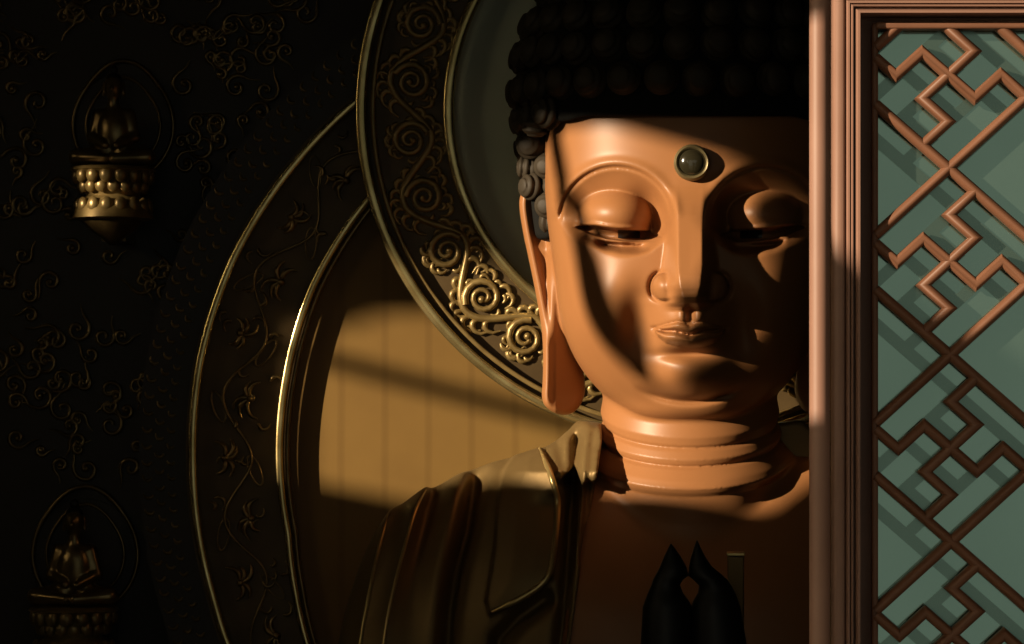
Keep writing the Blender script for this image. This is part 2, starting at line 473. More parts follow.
if len(cands) > 100:
    b = MB()
    cv = [v.co.copy() for v in CM.vertices]; cf = [tuple(p.vertices) for p in CM.polygons]
    for sc_, p, nrm, r in cands[100:]:
        m4 = curl_matrix(p, nrm, r, Vector((0,0,0))); b.add([tuple(m4 @ c) for c in cv], cf)
    o = b.build('curl_mass', M['curl'], statue); o['kind'] = 'stuff'

# robe
FLAP = [(523,440),(537,437),(551,472),(561,500),(558,535),(553,576),(541,590),(516,604),(489,615),(486,600),(494,550),(498,500),(504,470)]
def sh(p): return [(x-AX, v) for x, v in p]
FL = sh(FLAP)
VAL1 = sh([(478,462),(475,490),(467,535),(457,570),(450,610),(446,660),(440,760)])
VAL2 = sh([(578,428),(574,470),(570,530),(566,590),(560,650),(550,760)])
VAL7 = sh([(594,420),(590,450),(586,500),(582,560)])
VAL3 = sh([(545,600),(520,618),(500,640),(497,700),(490,780)])
RID2 = sh([(428,482),(416,507),(405,545),(395,583),(388,615),(382,650),(372,740)])
RID3 = sh([(392,505),(382,535),(374,570),(363,625),(356,680)])
RID4 = sh([(590,425),(586,470),(580,530),(575,590),(568,660),(560,760)])
RID5 = sh([(462,462),(456,490),(446,530),(437,580),(430,660)])
VAL6 = sh([(441,472),(430,505),(420,550),(411,600),(404,660)])
def robe_disp(x, v):
    Dp = np.zeros_like(x)
    lf = sstep(-60, -80, x)
    sd = poly_sd(x, v, FL); Dp += 9*sstep(2.0, -2.0, sd) + 3*np.clip(-sd/20, 0, 1)
    Dp -= 17*np.exp(-(seg_dist(x, v, VAL1)/8.5)**2)
    Dp -= 14*np.exp(-(seg_dist(x, v, VAL2)/6.)**2)
    Dp -= 16*np.exp(-(seg_dist(x, v, VAL3)/9.)**2)
    Dp -= 5*np.exp(-(seg_dist(x, v, VAL7)/4.)**2)
    Dp -= 5*np.exp(-(seg_dist(x, v, sh([(556,432),(560,450),(566,480)]))/5.)**2)
    Dp += 9*np.exp(-(seg_dist(x, v, RID2)/6.)**1.5)
    Dp += 6*np.exp(-(seg_dist(x, v, RID3)/6.)**1.5)
    Dp += 5*np.exp(-(seg_dist(x, v, RID4)/5.)**2)
    Dp += 5*np.exp(-(seg_dist(x, v, RID5)/9.)**2)
    Dp -= 6*np.exp(-(seg_dist(x, v, VAL6)/9.)**2)
    tops = lut(x, [(-340,540),(-309,498),(-281,483),(-243,469),(-191,455),(-170,443),(-153,437),(-118,429),(-90,420),(-60,410),(0,400),(90,420),(400,600)])
    Dp = Dp*(.15 + .85*sstep(0, 1, (v - tops)/np.where(x > -128, 16., 30.)))
    # the hidden side: plain hanging folds
    rt = sstep(120, 150, x); Dp += rt*7*np.sin(x/13. + v/70.)
    low = sstep(700, 800, v); Dp = Dp*(1-low) + low*6*np.sin(v/17. + np.abs(x)/60.)
    return Dp
def robe_f(X, Y, V):
    x, v = project(X, Y, V)
    Fq = ((np.abs(X)/320.)**4 + (np.abs(V-768)/318.)**4)**.25
    t = (np.sqrt(Fq*Fq + ((Y-42)/178.)**2) - 1)*175
    col = np.sqrt((X/1.25)**2 + ((Y-30)/1.)**2) - lut(V, [(412,86),(430,98),(446,112),(470,140)])
    col = smax(smax(col, 424 - .12*(np.abs(X)-80) - V + .15*np.maximum(0,-Y), 5), V - 480, 5)
    t = smin(t, col, 14)
    w = sstep(60, 0, Y)
    t = t - robe_disp(x, v)*w
    arm = (np.sqrt(((np.abs(X)-290)/75.)**2 + ((Y-10)/120.)**2 + ((V-800)/250.)**2) - 1)*75
    lap = (np.sqrt((X/470.)**2 + ((Y+70)/290.)**2 + ((V-1070)/110.)**2) - 1)*110
    t = smin(smin(t, arm, 40), lap, 50)
    cut = smax(poly_sd(x, v, OPEN), Y - 20, 3)
    return smax(smax(t, -cut, 4), V - 1158, 4)
robe = nets_object('robe', robe_f, (-490,-370,404), (490,240,1170), 3.0, M['robe'], statue); robe['label'] = 'dark gilded robe with hanging folds'
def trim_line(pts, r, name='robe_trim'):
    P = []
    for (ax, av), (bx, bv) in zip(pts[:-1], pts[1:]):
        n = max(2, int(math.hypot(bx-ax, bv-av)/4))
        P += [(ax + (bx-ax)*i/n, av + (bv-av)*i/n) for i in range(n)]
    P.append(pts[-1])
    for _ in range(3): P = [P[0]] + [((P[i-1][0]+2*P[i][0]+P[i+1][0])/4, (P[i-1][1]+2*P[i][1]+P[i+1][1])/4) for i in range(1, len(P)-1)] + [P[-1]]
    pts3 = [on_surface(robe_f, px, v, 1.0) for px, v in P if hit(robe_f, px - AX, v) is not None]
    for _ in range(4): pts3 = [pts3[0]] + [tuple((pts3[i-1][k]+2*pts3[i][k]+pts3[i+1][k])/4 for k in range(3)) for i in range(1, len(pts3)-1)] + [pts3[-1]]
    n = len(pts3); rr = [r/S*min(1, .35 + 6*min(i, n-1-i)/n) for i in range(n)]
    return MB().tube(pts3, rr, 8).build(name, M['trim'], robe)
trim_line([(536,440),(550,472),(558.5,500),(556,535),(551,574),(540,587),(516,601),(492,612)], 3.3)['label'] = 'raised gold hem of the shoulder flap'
for pts in ([(426,490),(416,507),(405,545),(395,583),(388,615),(381,660)], [(388,515),(382,535),(374,570),(363,625),(358,660)]):  # gold tubes imitating light caught on the fold ridges
    trim_line(pts, 2.0, 'fold_glint')['label'] = 'thin gold line standing for light on a robe fold'

# throne under the statue
th = empty('lotus_throne', (0, .0, 0), 'round tiered lotus throne under the giant Buddha statue', 'pedestal')
zt = L(0,0,1156)[2]
MB().lathe([(1.08,0),(1.08,.12),(.96,.16),(.92,.34),(1.0,.40),(1.08,zt-.05),(1.06,zt-.012)], (0,-.02,0), 64).build('throne_base', M['band'], th, sharp=40)
b = MB()
for i in range(28):
    a = 2*PI*i/28; b.ball((1.03*math.cos(a), -.02+1.03*math.sin(a), .55), (.13,.05,.14), 10, 6, Matrix.Rotation(a+PI/2, 3, 'Z'))
b.build('lotus_petals', M['relief'], th)

# ------------------------------------------------------------------ haloes behind the statue
def ring_pts(rf, cv, a, y, dx=0):
    r = rf(a) if callable(rf) else rf
    return W(AX + dx + r*math.cos(a), cv - r*math.sin(a), y)
def ring_band(b, r0, r1, cv, y, a0=0, a1=2*PI, n=180, depth=.03):
    full = a1 - a0 > 6.28; rows = []
    for i in range(n if full else n + 1):
        a = a0 + (a1-a0)*i/n
        p, q = ring_pts(r0, cv, a, y), ring_pts(r1, cv, a, y)
        rows.append([p, q, (q[0], q[1]+depth, q[2]), (p[0], p[1]+depth, p[2])])
    b.grid(rows, True, full, True); return b
def ring_rim(b, rf, cv, y, w, d, a0=0, a1=2*PI, n=220):
    """a rounded moulding w wide and d proud, centred on radius rf"""
    full = a1 - a0 > 6.28; rows = []; prof = []
    for i in range(9):
        t = PI*i/8; c_, s_ = math.cos(t), math.sin(t)
        prof.append((w/2*math.copysign(abs(c_)**.45, c_), d*(.0 + s_**.3)))
    prof += [(-w/2, -.4*d), (w/2, -.4*d)]
    for i in range(n if full else n + 1):
        a = a0 + (a1-a0)*i/n; r = rf(a) if callable(rf) else rf; row = []
        for dr, dd in prof:
            p = W(AX + (r+dr)*math.cos(a), cv - (r+dr)*math.sin(a), y); row.append((p[0], p[1] - dd/S, p[2]))
        rows.append(row)
    b.grid(rows, True, full, True); return b
def ptube(b, pts, y, r, lift=0., n=6):
    """tube through (px, row) points lying on the plane y; r in units, may taper"""
    rr = r if hasattr(r, '__len__') else [r]*len(pts)
    b.tube([(lambda p: (p[0], p[1]-lift/S, p[2]))(W(px, v, y)) for px, v in pts], [q/S for q in rr], n); return b
def spiral(c, R, a0, turns, hand, n=26):
    return [(c[0] + R*(1-.86*t)*math.cos(a0 + hand*turns*2*PI*t), c[1] + R*(1-.86*t)*math.sin(a0 + hand*turns*2*PI*t)) for t in [i/n for i in range(n+1)]]
def comma(b, c, ang, ln, wd, y, curl=.9, lift=3.):
    """a fat leaf lobe that curls over at its tip"""
    pts = []; rr = []
    for i in range(8):
        t = i/7; a = ang + curl*t*t
        pts.append((c[0] + ln*t*math.cos(a), c[1] + ln*t*math.sin(a))); rr.append(wd*(.35 + .75*math.sin(PI*min(1, t*.9 + .1))))
    ptube(b, pts, y, rr, lift)

YH, YB, YW = .60, .82, 1.15
HCV, BCV = 110, 464
head_halo = empty('head_halo', W(AX, HCV + 338, YH), 'round carved gold halo ring around a grey-green disc behind the head', 'halo')
b = MB(); n = 96
ctr = W(AX, HCV, YH + .05); ringv = [W(AX + 246*math.cos(2*PI*i/n), HCV - 246*math.sin(2*PI*i/n), YH + .05) for i in range(n)]
ringb = [(x, y + .03, z) for x, y, z in ringv]; ringc = [(x, y, z) for x, y, z in ringv]
b.grid([[ctr]*n, ringc, ringb, [(ctr[0], ctr[1]+.03, ctr[2])]*n], True)
b.build('halo_disc', M['disc'], head_halo)['label'] = 'plain grey-green disc'
ring_band(MB(), 240, 332, HCV, YH + .03, depth=.06).build('halo_band', M['band'], head_halo)['label'] = 'dark gold band between the rims'
ring_rim(MB(), 329, HCV, YH, 11, 9).build('rim', M['rim'], head_halo)['label'] = 'outer gilt rim'
ring_rim(MB(), 241.5, HCV, YH, 11, 9).build('rim', M['rim'], head_halo)['label'] = 'inner gilt rim'
ring_rim(MB(), 317, HCV, YH + .015, 5, 6).build('inner_moulding', M['relief'], head_halo)
p = W(AX, HCV + 334, YH)
MB().box((-.09, YH + .095, L(0,0,1156)[2] - .011), (.09, YH + .16, p[2] + .5)).build('support_post', M['band'], head_halo, smooth=False)
# scrollwork: an undulating stem with a spiral in every bend, acanthus lobes along it
b = MB(); kk = 15; yr = YH + .03
def stem(a): return 280 + 21*math.sin(kk*a)
def PR(r, a): return (AX + r*math.cos(a), HCV - r*math.sin(a))
N = 720
for k in range(kk*2):
    a0 = PI/kk*k; seg = [a0 + PI/kk*i/12 for i in range(13)]
    ptube(b, [PR(stem(a), a) for a in seg], yr, 4.4, 3.)
    am = a0 + PI/kk*.5; sg = 1 if math.sin(kk*am) > 0 else -1
    c = PR(280 - sg*1, am + .004); R = 19.
    st = math.atan2(*(lambda p: (p[1]-c[1], p[0]-c[0]))(PR(280 + sg*19, am - .02)))
    sp = spiral(c, R, st, 1.9, sg)
    ptube(b, sp, yr, [4.4 - 2.2*i/26 for i in range(27)], 5.)
    p = W(sp[-1][0], sp[-1][1], yr); b.ball((p[0], p[1]-5/S, p[2]), 4.2/S, 10, 8)
    for j in range(7):
        a = a0 + PI/kk*(j + .2)/7; r = stem(a); q = PR(r + sg*3, a)
        rad = math.atan2(-math.sin(a), math.cos(a)); out = rad if sg > 0 else rad + PI
        comma(b, q, out + .75*sg, 19 - 1.6*abs(j-3), 3.4, yr, -2.3*sg)
    for j in range(4):
        a = am + (j-1.5)*.035; q = PR(280 - sg*20, a); rad = math.atan2(-math.sin(a), math.cos(a))
        comma(b, q, rad + (PI if sg > 0 else 0) + (j-1.5)*.55, 15, 3.0, yr, 1.6*(1 if j > 1 else -1))
    for j in range(5):                                        # acanthus lobes hugging the spiral
        t = st + sg*(1.0 + j*.8); q = (c[0] + 19*math.cos(t), c[1] + 19*math.sin(t))
        comma(b, q, t + .5*sg, 9, 2.4, yr, 1.4*sg)
b.build('scrollwork', M['relief'], head_halo)['label'] = 'carved spirals and acanthus leaves'

# body halo
OUT = {90:478, 112:486, 122:492, 134:497, 146:501, 156:504, 168:504, 180:501, 196:499, 200:500}
INN = {90:404, 112:408, 128:411, 142:413, 155:413, 168:409, 180:406.5, 190:404, 198:411, 206:420}
def rtab(T):
    ks = sorted(T)
    def f(a):
        d = math.degrees(a) % 360
        if d > 270: d -= 360
        if d < 90: d = 180 - d
        return float(np.interp(d, ks, [T[k] for k in ks]))
    return f
ro, ri = rtab(OUT), rtab(INN)
A0, A1 = math.radians(-42), math.radians(222)
body_halo = empty('body_halo', W(AX, BCV + 520, YB), 'large horseshoe-shaped carved bronze halo band with gilt rims behind the shoulders', 'halo')
ring_band(MB(), lambda a: ri(a) - 3, lambda a: ro(a) + 3, BCV, YB + .03, A0, A1, depth=.05).build('halo_band', M['band'], body_halo)
ring_rim(MB(), lambda a: ro(a) - 4, BCV, YB, 8.5, 9, A0, A1).build('rim', M['rim'], body_halo)['label'] = 'outer gilt rim'
ring_rim(MB(), lambda a: ri(a) + 3.5, BCV, YB, 7.5, 9, A0, A1).build('rim', M['rim'], body_halo)['label'] = 'inner gilt rim'
ring_rim(MB(), lambda a: ri(a) - 4, BCV, YB + .01, 4, 5, A0, A1).build('inner_moulding', M['darkrelief'], body_halo)
# ochre panel filling the horseshoe
b = MB(); n = 140; aa = [A0 + (A1-A0)*i/n for i in range(n+1)]
yp = YB + .05
c = W(AX, BCV + 60, yp); rr_ = [ring_pts(lambda a: ri(a) + 4, BCV, a, yp) for a in aa]
b.grid([[c]*(n+1), rr_, [(x, y+.03, z) for x, y, z in rr_], [(c[0], c[1]+.03, c[2])]*(n+1)], True)
b.build('back_panel', M['ochre'], body_halo)['label'] = 'plain ochre panel inside the band'
for sx in (-1, 1):
    b = MB(); p = ring_pts(lambda a: .5*(ri(a) + ro(a)), BCV, A0 if sx > 0 else A1, YB)
    b.box((p[0]-.10, YB + .03, 0), (p[0]+.10, YB + .09, p[2] + .05)); b.build('support_leg', M['band'], body_halo, smooth=False)
# floral relief
b = MB(); yr = YB + .028
def PB(r, a): return (AX + r*math.cos(a), BCV - r*math.sin(a))
def mid(a): return .5*(ri(a) + ro(a))
kb = 34
for k in range(kb):
    a0 = A0 + (A1-A0)*k/kb; da = (A1-A0)/kb; sg = 1 if k % 2 else -1
    pts = [PB(mid(a) + sg*16*math.sin(PI*(a-a0)/da), a) for a in [a0 + da*i/10 for i in range(11)]]
    ptube(b, pts, yr, 1.8, 2.)
    am = a0 + da*.5; rad = math.atan2(-math.sin(am), math.cos(am))
    f = PB(mid(am) - sg*11, am); p = W(*f, yr); b.ball((p[0], p[1]-3/S, p[2]), 4.5/S, 10, 6)
    for j in range(5):
        comma(b, f, rad + (PI if sg < 0 else 0) + (j-2)*.62 + random.uniform(-.1,.1), random.uniform(15,22), 3.0, yr, .8*(1 if j > 2 else -1), 3.)
    # an almond leaf with a raised outline
    la = rad + random.choice((-1,1))*random.uniform(.7,1.5) + (0 if sg < 0 else PI); lc = PB(mid(am) + sg*19, am + da*.2); ln, wd = 16, 5.5
    loop = [(lc[0] + ln*math.cos(t)*math.cos(la) - wd*math.sin(t)*math.sin(la), lc[1] + ln*math.cos(t)*math.sin(la) + wd*math.sin(t)*math.cos(la)) for t in [2*PI*i/22 for i in range(23)]]
    ptube(b, loop, yr, 1.2, 2.)
    for j in range(4):
        a = a0 + da*random.random(); q = PB(mid(a) + random.uniform(-30, 30), a)
        comma(b, q, random.uniform(0, 6.28), random.uniform(8, 15), 2.2, yr, random.choice((-1.4, 1.4)))
b.build('floral_relief', M['darkrelief'], body_halo)['label'] = 'carved vines, leaves and flowers'
b = MB()
for row, (dr, ln) in enumerate(((14, 8), (25, 9), (37, 10))):
    m_ = 150
    for i in range(m_):
        a = A0 + (A1-A0)*(i + .5*(row % 2))/m_; q = PB(ro(a) + dr, a)
        rad = math.atan2(-math.sin(a), math.cos(a))
        comma(b, q, rad - .9 + random.uniform(-.25,.25), ln, 2.2, YB + .06, 1.2, 2.)
b.build('flame_border', M['darkrelief'], body_halo)['label'] = 'rows of small flame scales outside the rim'
ring_band(MB(), lambda a: ro(a) + 2, lambda a: ro(a) + 50, BCV, YB + .055, A0, A1, depth=.04).build('flame_backing', M['wallm'], body_halo)

# ------------------------------------------------------------------ carved screen behind, with two small seated figures
screen = empty('carved_screen', (0, YW, 0), 'black lacquered screen covered in carved cloud scrolls at the left', 'screen')
x0, x1 = W(-260, 0, YW)[0], W(1700, 0, YW)[0]
MB().box((x0, YW, 0), (x1, YW + .06, 4.8)).build('panel', M['wallm'], screen)
yr = YW; cnt = 0; scrolls = []
while cnt < 330:
    px, v = random.uniform(-120, 330), random.uniform(-80, 720)
    d = math.hypot(px - AX, v - BCV)
    if d < 545 or (math.hypot(px-AX, v-HCV) < 380): continue
    if 70 < px < 180 and 20 < v < 245 or -25 < px < 200 and 470 < v < 800: continue
    cnt += 1; a = random.uniform(0, 6.28); R = random.uniform(6, 14); hand = random.choice((-1, 1))
    sp = spiral((px, v), R, a, 1.2, hand, 16)
    tail = [(sp[0][0] + hand*math.sin(a)*t*R*1.3 + math.cos(a)*t*t*6, sp[0][1] - hand*math.cos(a)*t*R*1.3 + math.sin(a)*t*t*6) for t in (1, .75, .5, .25)]
    seen = 0 < px < 300 and 0 < v < 644
    scrolls.append((R + (100 if seen else 0), tail + sp, (px, v), random.random() < .6))
scrolls.sort(key=lambda q: -q[0])
rest = MB()
for k, (_, pts, c, bead) in enumerate(scrolls):
    b = MB() if k < 100 else rest
    ptube(b, pts, yr, [.8 + 2.4*min(1, i/6)*(1 - .4*i/len(pts)) for i in range(len(pts))], 2., 6)
    if bead: p = W(*c, yr); b.ball((p[0], p[1]-3/S, p[2]), 3.4/S, 8, 6)
    if k < 100: b.build('cloud_scroll', M['darkrelief'], screen)
rest.build('cloud_scroll_field', M['darkrelief'], screen)['kind'] = 'stuff'

def figurine(name, px, v, s, label, group=None):
    """small seated figure: (px, v) is the middle of its lap; s = size factor"""
    o = W(px, v, YW); t = empty(name, (o[0], YW - .10, o[2] - s*62/S), label, 'figurine', group)
    kk_ = s*(D + YW)/D
    def conv(X, Y, V): return (o[0] + X*kk_/S, YW - .165*s + Y*kk_/S, o[2] - V*kk_/S)
    def cap(X, Y, V, a, b_, ra, rb):
        a, b_ = np.array(a, float), np.array(b_, float); d = b_ - a; q = np.clip(((X-a[0])*d[0] + (Y-a[1])*d[1] + (V-a[2])*d[2])/(d@d), 0, 1)
        return np.sqrt((X-a[0]-q*d[0])**2 + (Y-a[1]-q*d[1])**2 + (V-a[2]-q*d[2])**2) - (ra + (rb-ra)*q)
    def f(X, Y, V):
        ax = np.abs(X)
        r = (np.sqrt((X/17.)**2 + (Y/11.)**2 + ((V+24)/26.)**2) - 1)*12
        r = smin(r, cap(ax, Y, V, (15,2,-40), (21,0,-18), 6.5, 5), 4)           # upper arm
        r = smin(r, cap(ax, Y, V, (21,0,-18), (5,-15,-9), 5, 3.6), 3)            # forearm to the lap
        r = smin(r, cap(ax, Y, V, (10,0,0), (34,-8,2), 10, 7.5), 5)             # thigh
        r = smin(r, cap(ax, Y, V, (34,-8,2), (4,-20,4), 7.5, 5), 4)             # shank
        r = smin(r, cap(X, Y, V, (0,0,-46), (0,-1,-56), 5.5, 5.5), 3)
        r = smin(r, (np.sqrt((X/9.)**2 + ((Y+1)/10.)**2 + ((V+67)/12.)**2) - 1)*10, 2)
        r = smin(r, cap(X, Y, V, (0,-10,-69), (0,-12.5,-64.5), 1.3, 1.8), 1.5)    # nose
        r = smin(r, cap(ax, Y, V, (9.3,1,-71), (9.6,1,-60), 1.6, 1.8), 1)
        return r
    nets_object('figure', f, (-48,-34,-84), (48,22,18), 1.5, M['darkrelief'], t, conv=conv, thr=30.)
    b = MB(); c = conv(0, 0, -74)
    b.ball((c[0], c[1]+.004, c[2]), (9.6*s/S, 10.6*s/S, 8.5*s/S), 16, 10); c2 = conv(0, 0, -84); b.ball(c2, 5.2*s/S, 12, 8)
    b.build('hair', M['black'], t)
    # lotus seat: two rows of rounded petals, waist, moulded foot
    zc = conv(0, 0, 12); g = kk_/S
    seat = MB().lathe([(40*g,0),(42*g,-3*g),(36*g,-6*g),(30*g,-16*g),(27*g,-24*g),(26*g,-28*g),(34*g,-34*g),(38*g,-42*g),(40*g,-50*g),(34*g,-52*g)], (zc[0], zc[1]-.01, zc[2]), 40).build('lotus_seat', M['relief'], t)
    for zz, R, ph, hh in ((-9, 37, 0, 7.5), (-19, 31, .5, 7.), (-38, 35, 0, 8.)):
        b = MB()
        for i in range(16):
            a = 2*PI*(i + ph)/16
            b.ball((zc[0] + R*g*math.cos(a), zc[1]-.01 + R*g*math.sin(a), zc[2] + zz*g), (6.6*g, 4.2*g, hh*g), 10, 7, Matrix.Rotation(a + PI/2, 3, 'Z'))
        b.build('petal_row', M['relief'], seat)
    # pointed aureole behind
    b = MB()
    for R, th_ in ((1., 2.4), (.74, 1.8)):
        loop = []
        for i in range(41):
            a = math.radians(-55 + 290*i/40); r = R*(50 + 10*max(0, math.sin(a))**6)
            q = conv(r*math.cos(a), 0, -34 - r*1.08*math.sin(a)); loop.append((q[0], YW - .012, q[2]))
        b.tube(loop, th_*g, 8)
    b.build('aureole_rims', M['darkrelief'], t)
    loop = [conv(49*math.cos(math.radians(-55 + 290*i/40)), 0, -34 - 53*math.sin(math.radians(-55 + 290*i/40))) for i in range(41)]
    b = MB(); b.grid([[(x, YW - .012, z) for x, y, z in loop], [(x, YW - .002, z) for x, y, z in loop]]); 
    m_ = len(loop); vs_ = [(x, YW - .008, z) for x, y, z in loop]; b.add(vs_ + [conv(0, 0, -34)[:1] + (YW - .008,) + conv(0, 0, -34)[2:]], [(i, i+1, m_) for i in range(m_-1)])
    b.build('aureole_panel', M['wallm'], t)
    # bracket that carries the seat out of the screen
    zb = zc[2] - 52*g
    MB().lathe([(30*g,0),(24*g,-8*g),(10*g,-18*g),(3*g,-24*g)], (zc[0], zc[1]-.01, zb), 24).build('bracket', M['darkrelief'], t)
    MB().box((zc[0]-12*g, zc[1], zb-20*g), (zc[0]+12*g, YW-.001, zb)).build('bracket_arm', M['darkrelief'], t)
    return t
figurine('seated_figurine', 124, 160, 1.0, 'small seated buddha on a sunlit lotus seat, upper left of the carved screen', 'small seated buddhas on the screen')
figurine('seated_figurine', 86, 590, 1.05, 'small seated buddha in a double arched aureole, lower left of the carved screen', 'small seated buddhas on the screen')

# ------------------------------------------------------------------ lotus finial in front of the chest
YL = -1.42
fl = empty('lotus_finial', (W(692, 0, YL)[0], YL, 0), 'dark openwork lotus bud finial with two pointed petals in front of the chest', 'finial')
def FP(px, v, dy=0.): p = W(px, v, YL); return (p[0], p[1] + dy, p[2])
def petal(outline, dy, bul, name):
    """thick pointed petal swept from base to tip: rows are (left, right, row)"""
    b = MB(); rows = []
    for l, r, v in outline:
        c_, h_ = (l+r)/2, (r-l)/2; row = []
        for i in range(16):
            t = 2*PI*i/16; p = FP(c_ + h_*math.cos(t), v); row.append((p[0], p[1] + dy - bul*math.sin(t)*(h_/30 + .15), p[2]))
        rows.append(row)
    b.grid(rows, True, False, True); return b.build(name, M['black'], fl)
petal([(640,693,700),(641,693,640),(643,692,606),(645,689,600),(648,683,592),(651.5,680,584),(653,683,579),(655,688.5,575),(660,686.5,566),(664,681,556),(668.5,674.5,547),(670.5,671.5,543)], -.03, .05, 'petal')
petal([(690,748,700),(690,746,640),(691,740,606),(693,738,600),(698,735,592),(699,731,585),(693,727,579),(688,723,575),(689,712,566),(691,705,556),(693.5,701,548),(696.5,697.5,540)], -.02, .05, 'petal')
petal([(672,712,700),(672,712,650),(676,708,625),(684,698,612)], .04, .05, 'petal')
MB().lathe([(.10,0),(.10,.05),(.06,.10),(.03,.16),(.028,W(0,720,YL)[2]-.12),(.05,W(0,720,YL)[2]-.06),(.09,W(0,700,YL)[2]),(.10,W(0,672,YL)[2]),(.09,W(0,655,YL)[2])], (W(692,0,YL)[0], YL, 0), 32).build('stand', M['black'], fl)
bp = W(735, 552, -1.2); bq = W(738, 640, -1.2)
tb = empty('gilt_plaque', (bp[0]+.01, -1.2, 0), 'narrow upright gilt plaque standing behind the dark lotus finial', 'plaque')
q0, q1 = W(727.5, 556, -1.2), W(744, 556, -1.2)
MB().box((q0[0], -1.205, W(0,700,-1.2)[2]), (q1[0], -1.18, q0[2])).build('tablet', M['robe'], tb, bevel=.003)
MB().box((q0[0]-.002, -1.21, q0[2]), (q1[0]+.002, -1.175, q0[2] + .008)).build('cap', M['trim'], tb, bevel=.002)
MB().lathe([(.07,0),(.07,.03),(.03,.06),(.022,W(0,706,-1.2)[2]),(.03,W(0,699,-1.2)[2])], ((q0[0]+q1[0])/2, -1.1925, 0), 24).build('stand', M['black'], tb)

# ------------------------------------------------------------------ lattice door leaf and post
YD = -3.5
def WD(px, v, dy=0.): p = W(px, v, YD); return (p[0], p[1] + dy, p[2])
door = empty('lattice_door', (WD(832,0)[0], YD, 0), 'carved wooden door leaf with a diagonal fretwork lattice over pale green panes', 'door')
XR, VB = 1180, 1260                                   # far edge and foot of the lattice panel
def stile(b, prof, sides):
    """mitred moulding round the panel; prof = (inset, height towards the viewer)"""
    rows = []
    for cx, cv, sx, sv in sides:
        rows.append([(lambda p: (p[0], YD - h, p[2]))(W(cx + sx*i, cv + sv*min(i, 28 + (i-28)*.3), YD)) for i, h in prof])
    b.grid(rows, False, True); return b
corners = [(832, -12, 1, 1), (XR + 48, -12, -1, 1), (XR + 48, VB + 48, -1, -1), (832, VB + 48, 1, -1)]
prof = [(0,-.045),(0,.010),(.6,.016),(2.5,.021),(6,.023),(10,.022),(12.4,.018),(13,.012),(13.8,.020),(15.2,.0245),(17,.0245),(17.6,.015),(18.4,.024),(19.4,.0265),(20.4,.026),(21,.012),(22.4,.012),(23,.024),(25,.030),(27.2,.030),(28,-.026),(38,-.030),(46,-.030),(47,-.040)]
b = stile(MB(), [(i, h) for i, h in prof], corners); b.build('door_frame', M['wood'], door, sharp=40)['label'] = 'moulded frame of the leaf'
PX0, PX1, PV0, PV1 = 869, XR + 11, 9, VB + 11
# lattice: a key fret of linked hooks on two diagonals
U, Vv = (26.4, 23.05), (-26.1, 23.75)
S0 = (949, 74)
def nd(i, j): return (S0[0] + i*U[0] + j*Vv[0], S0[1] + i*U[1] + j*Vv[1])
segs = []
for a in range(-8, 16):
    for c in range(-4, 6):
        oi, oj = 4*a + 4*c, 4*a - 4*c
        def ad(*pts): segs.append([nd(oi + i, oj + j) for i, j in pts])
        ad((2,-1),(1,-1),(1,0),(0,0),(-1,0),(-1,1),(-2,1))
        ad((-1,-2),(-1,-1),(0,-1),(0,0),(0,1),(1,1),(1,2))
        ad((-2,2),(6,2)); ad((2,-2),(2,6))
def clip(p, q, x0, v0, x1, v1):
    t0, t1 = 0., 1.; dx, dv = q[0]-p[0], q[1]-p[1]
    for P_, Q_ in ((-dx, p[0]-x0), (dx, x1-p[0]), (-dv, p[1]-v0), (dv, v1-p[1])):
        if abs(P_) < 1e-9:
            if Q_ < 0: return None
        else:
            r = Q_/P_
            if P_ < 0: t0 = max(t0, r)
            else: t1 = min(t1, r)
    return ((p[0]+t0*dx, p[1]+t0*dv), (p[0]+t1*dx, p[1]+t1*dv)) if t1 - t0 > 1e-6 else None
def lattice(w, h, dy, off, x0, v0, x1, v1, flat=False):
    """mitred strips: each run of segments is swept as one bar with sharp elbows"""
    b = MB(); done = set(); runs = []
    for pl in segs:
        cur = None
        for p, q in zip(pl[:-1], pl[1:]):
            p = (p[0]+off[0], p[1]+off[1]); q = (q[0]+off[0], q[1]+off[1]); r = clip(p, q, x0, v0, x1, v1)
            key = (round(p[0]), round(p[1]), round(q[0]), round(q[1]))
            if not r: cur = None; continue
            if cur is not None and math.hypot(cur[-1][0]-r[0][0], cur[-1][1]-r[0][1]) < .01: cur.append(r[1])
            else: cur = [r[0], r[1]]; runs.append(cur)
    cs = [(-.5,-1),(-.5,.25),(-.40,.62),(-.18,.93),(0,1),(.18,.93),(.40,.62),(.5,.25),(.5,-1)] if not flat else [(-.5,-1),(-.5,1),(.5,1),(.5,-1)]
    for k_, run in enumerate(runs):
        pts = [run[0]]
        for p in run[1:]:                                     # drop collinear joints
            if len(pts) > 1:
                a_, c_ = pts[-2], pts[-1]
                if abs((c_[0]-a_[0])*(p[1]-c_[1]) - (c_[1]-a_[1])*(p[0]-c_[0])) < .5: pts[-1] = p; continue
            pts.append(p)
        key = tuple(round(t) for p in pts for t in p)
        if key in done: continue
        done.add(key); rows = []; hh = h + .0003*(k_ % 4)
        for i, p in enumerate(pts):
            ns = []
            for a_, c_ in ((pts[i-1], p) if i else (None, None), (p, pts[i+1]) if i < len(pts)-1 else (None, None)):
                if a_ is None: continue
                l = math.hypot(c_[0]-a_[0], c_[1]-a_[1]); ns.append((-(c_[1]-a_[1])/l, (c_[0]-a_[0])/l))
            if len(ns) == 2:
                dt = 1 + ns[0][0]*ns[1][0] + ns[0][1]*ns[1][1]; n_ = ((ns[0][0]+ns[1][0])/dt, (ns[0][1]+ns[1][1])/dt)
            else: n_ = ns[0]
            row = []
            for cx, ch in cs:
                P_ = W(p[0] + n_[0]*w*cx, p[1] + n_[1]*w*cx, YD); row.append((P_[0], YD + dy - hh*ch, P_[2]))
            rows.append(row)
        b.grid(rows, True, False, True)
    return b
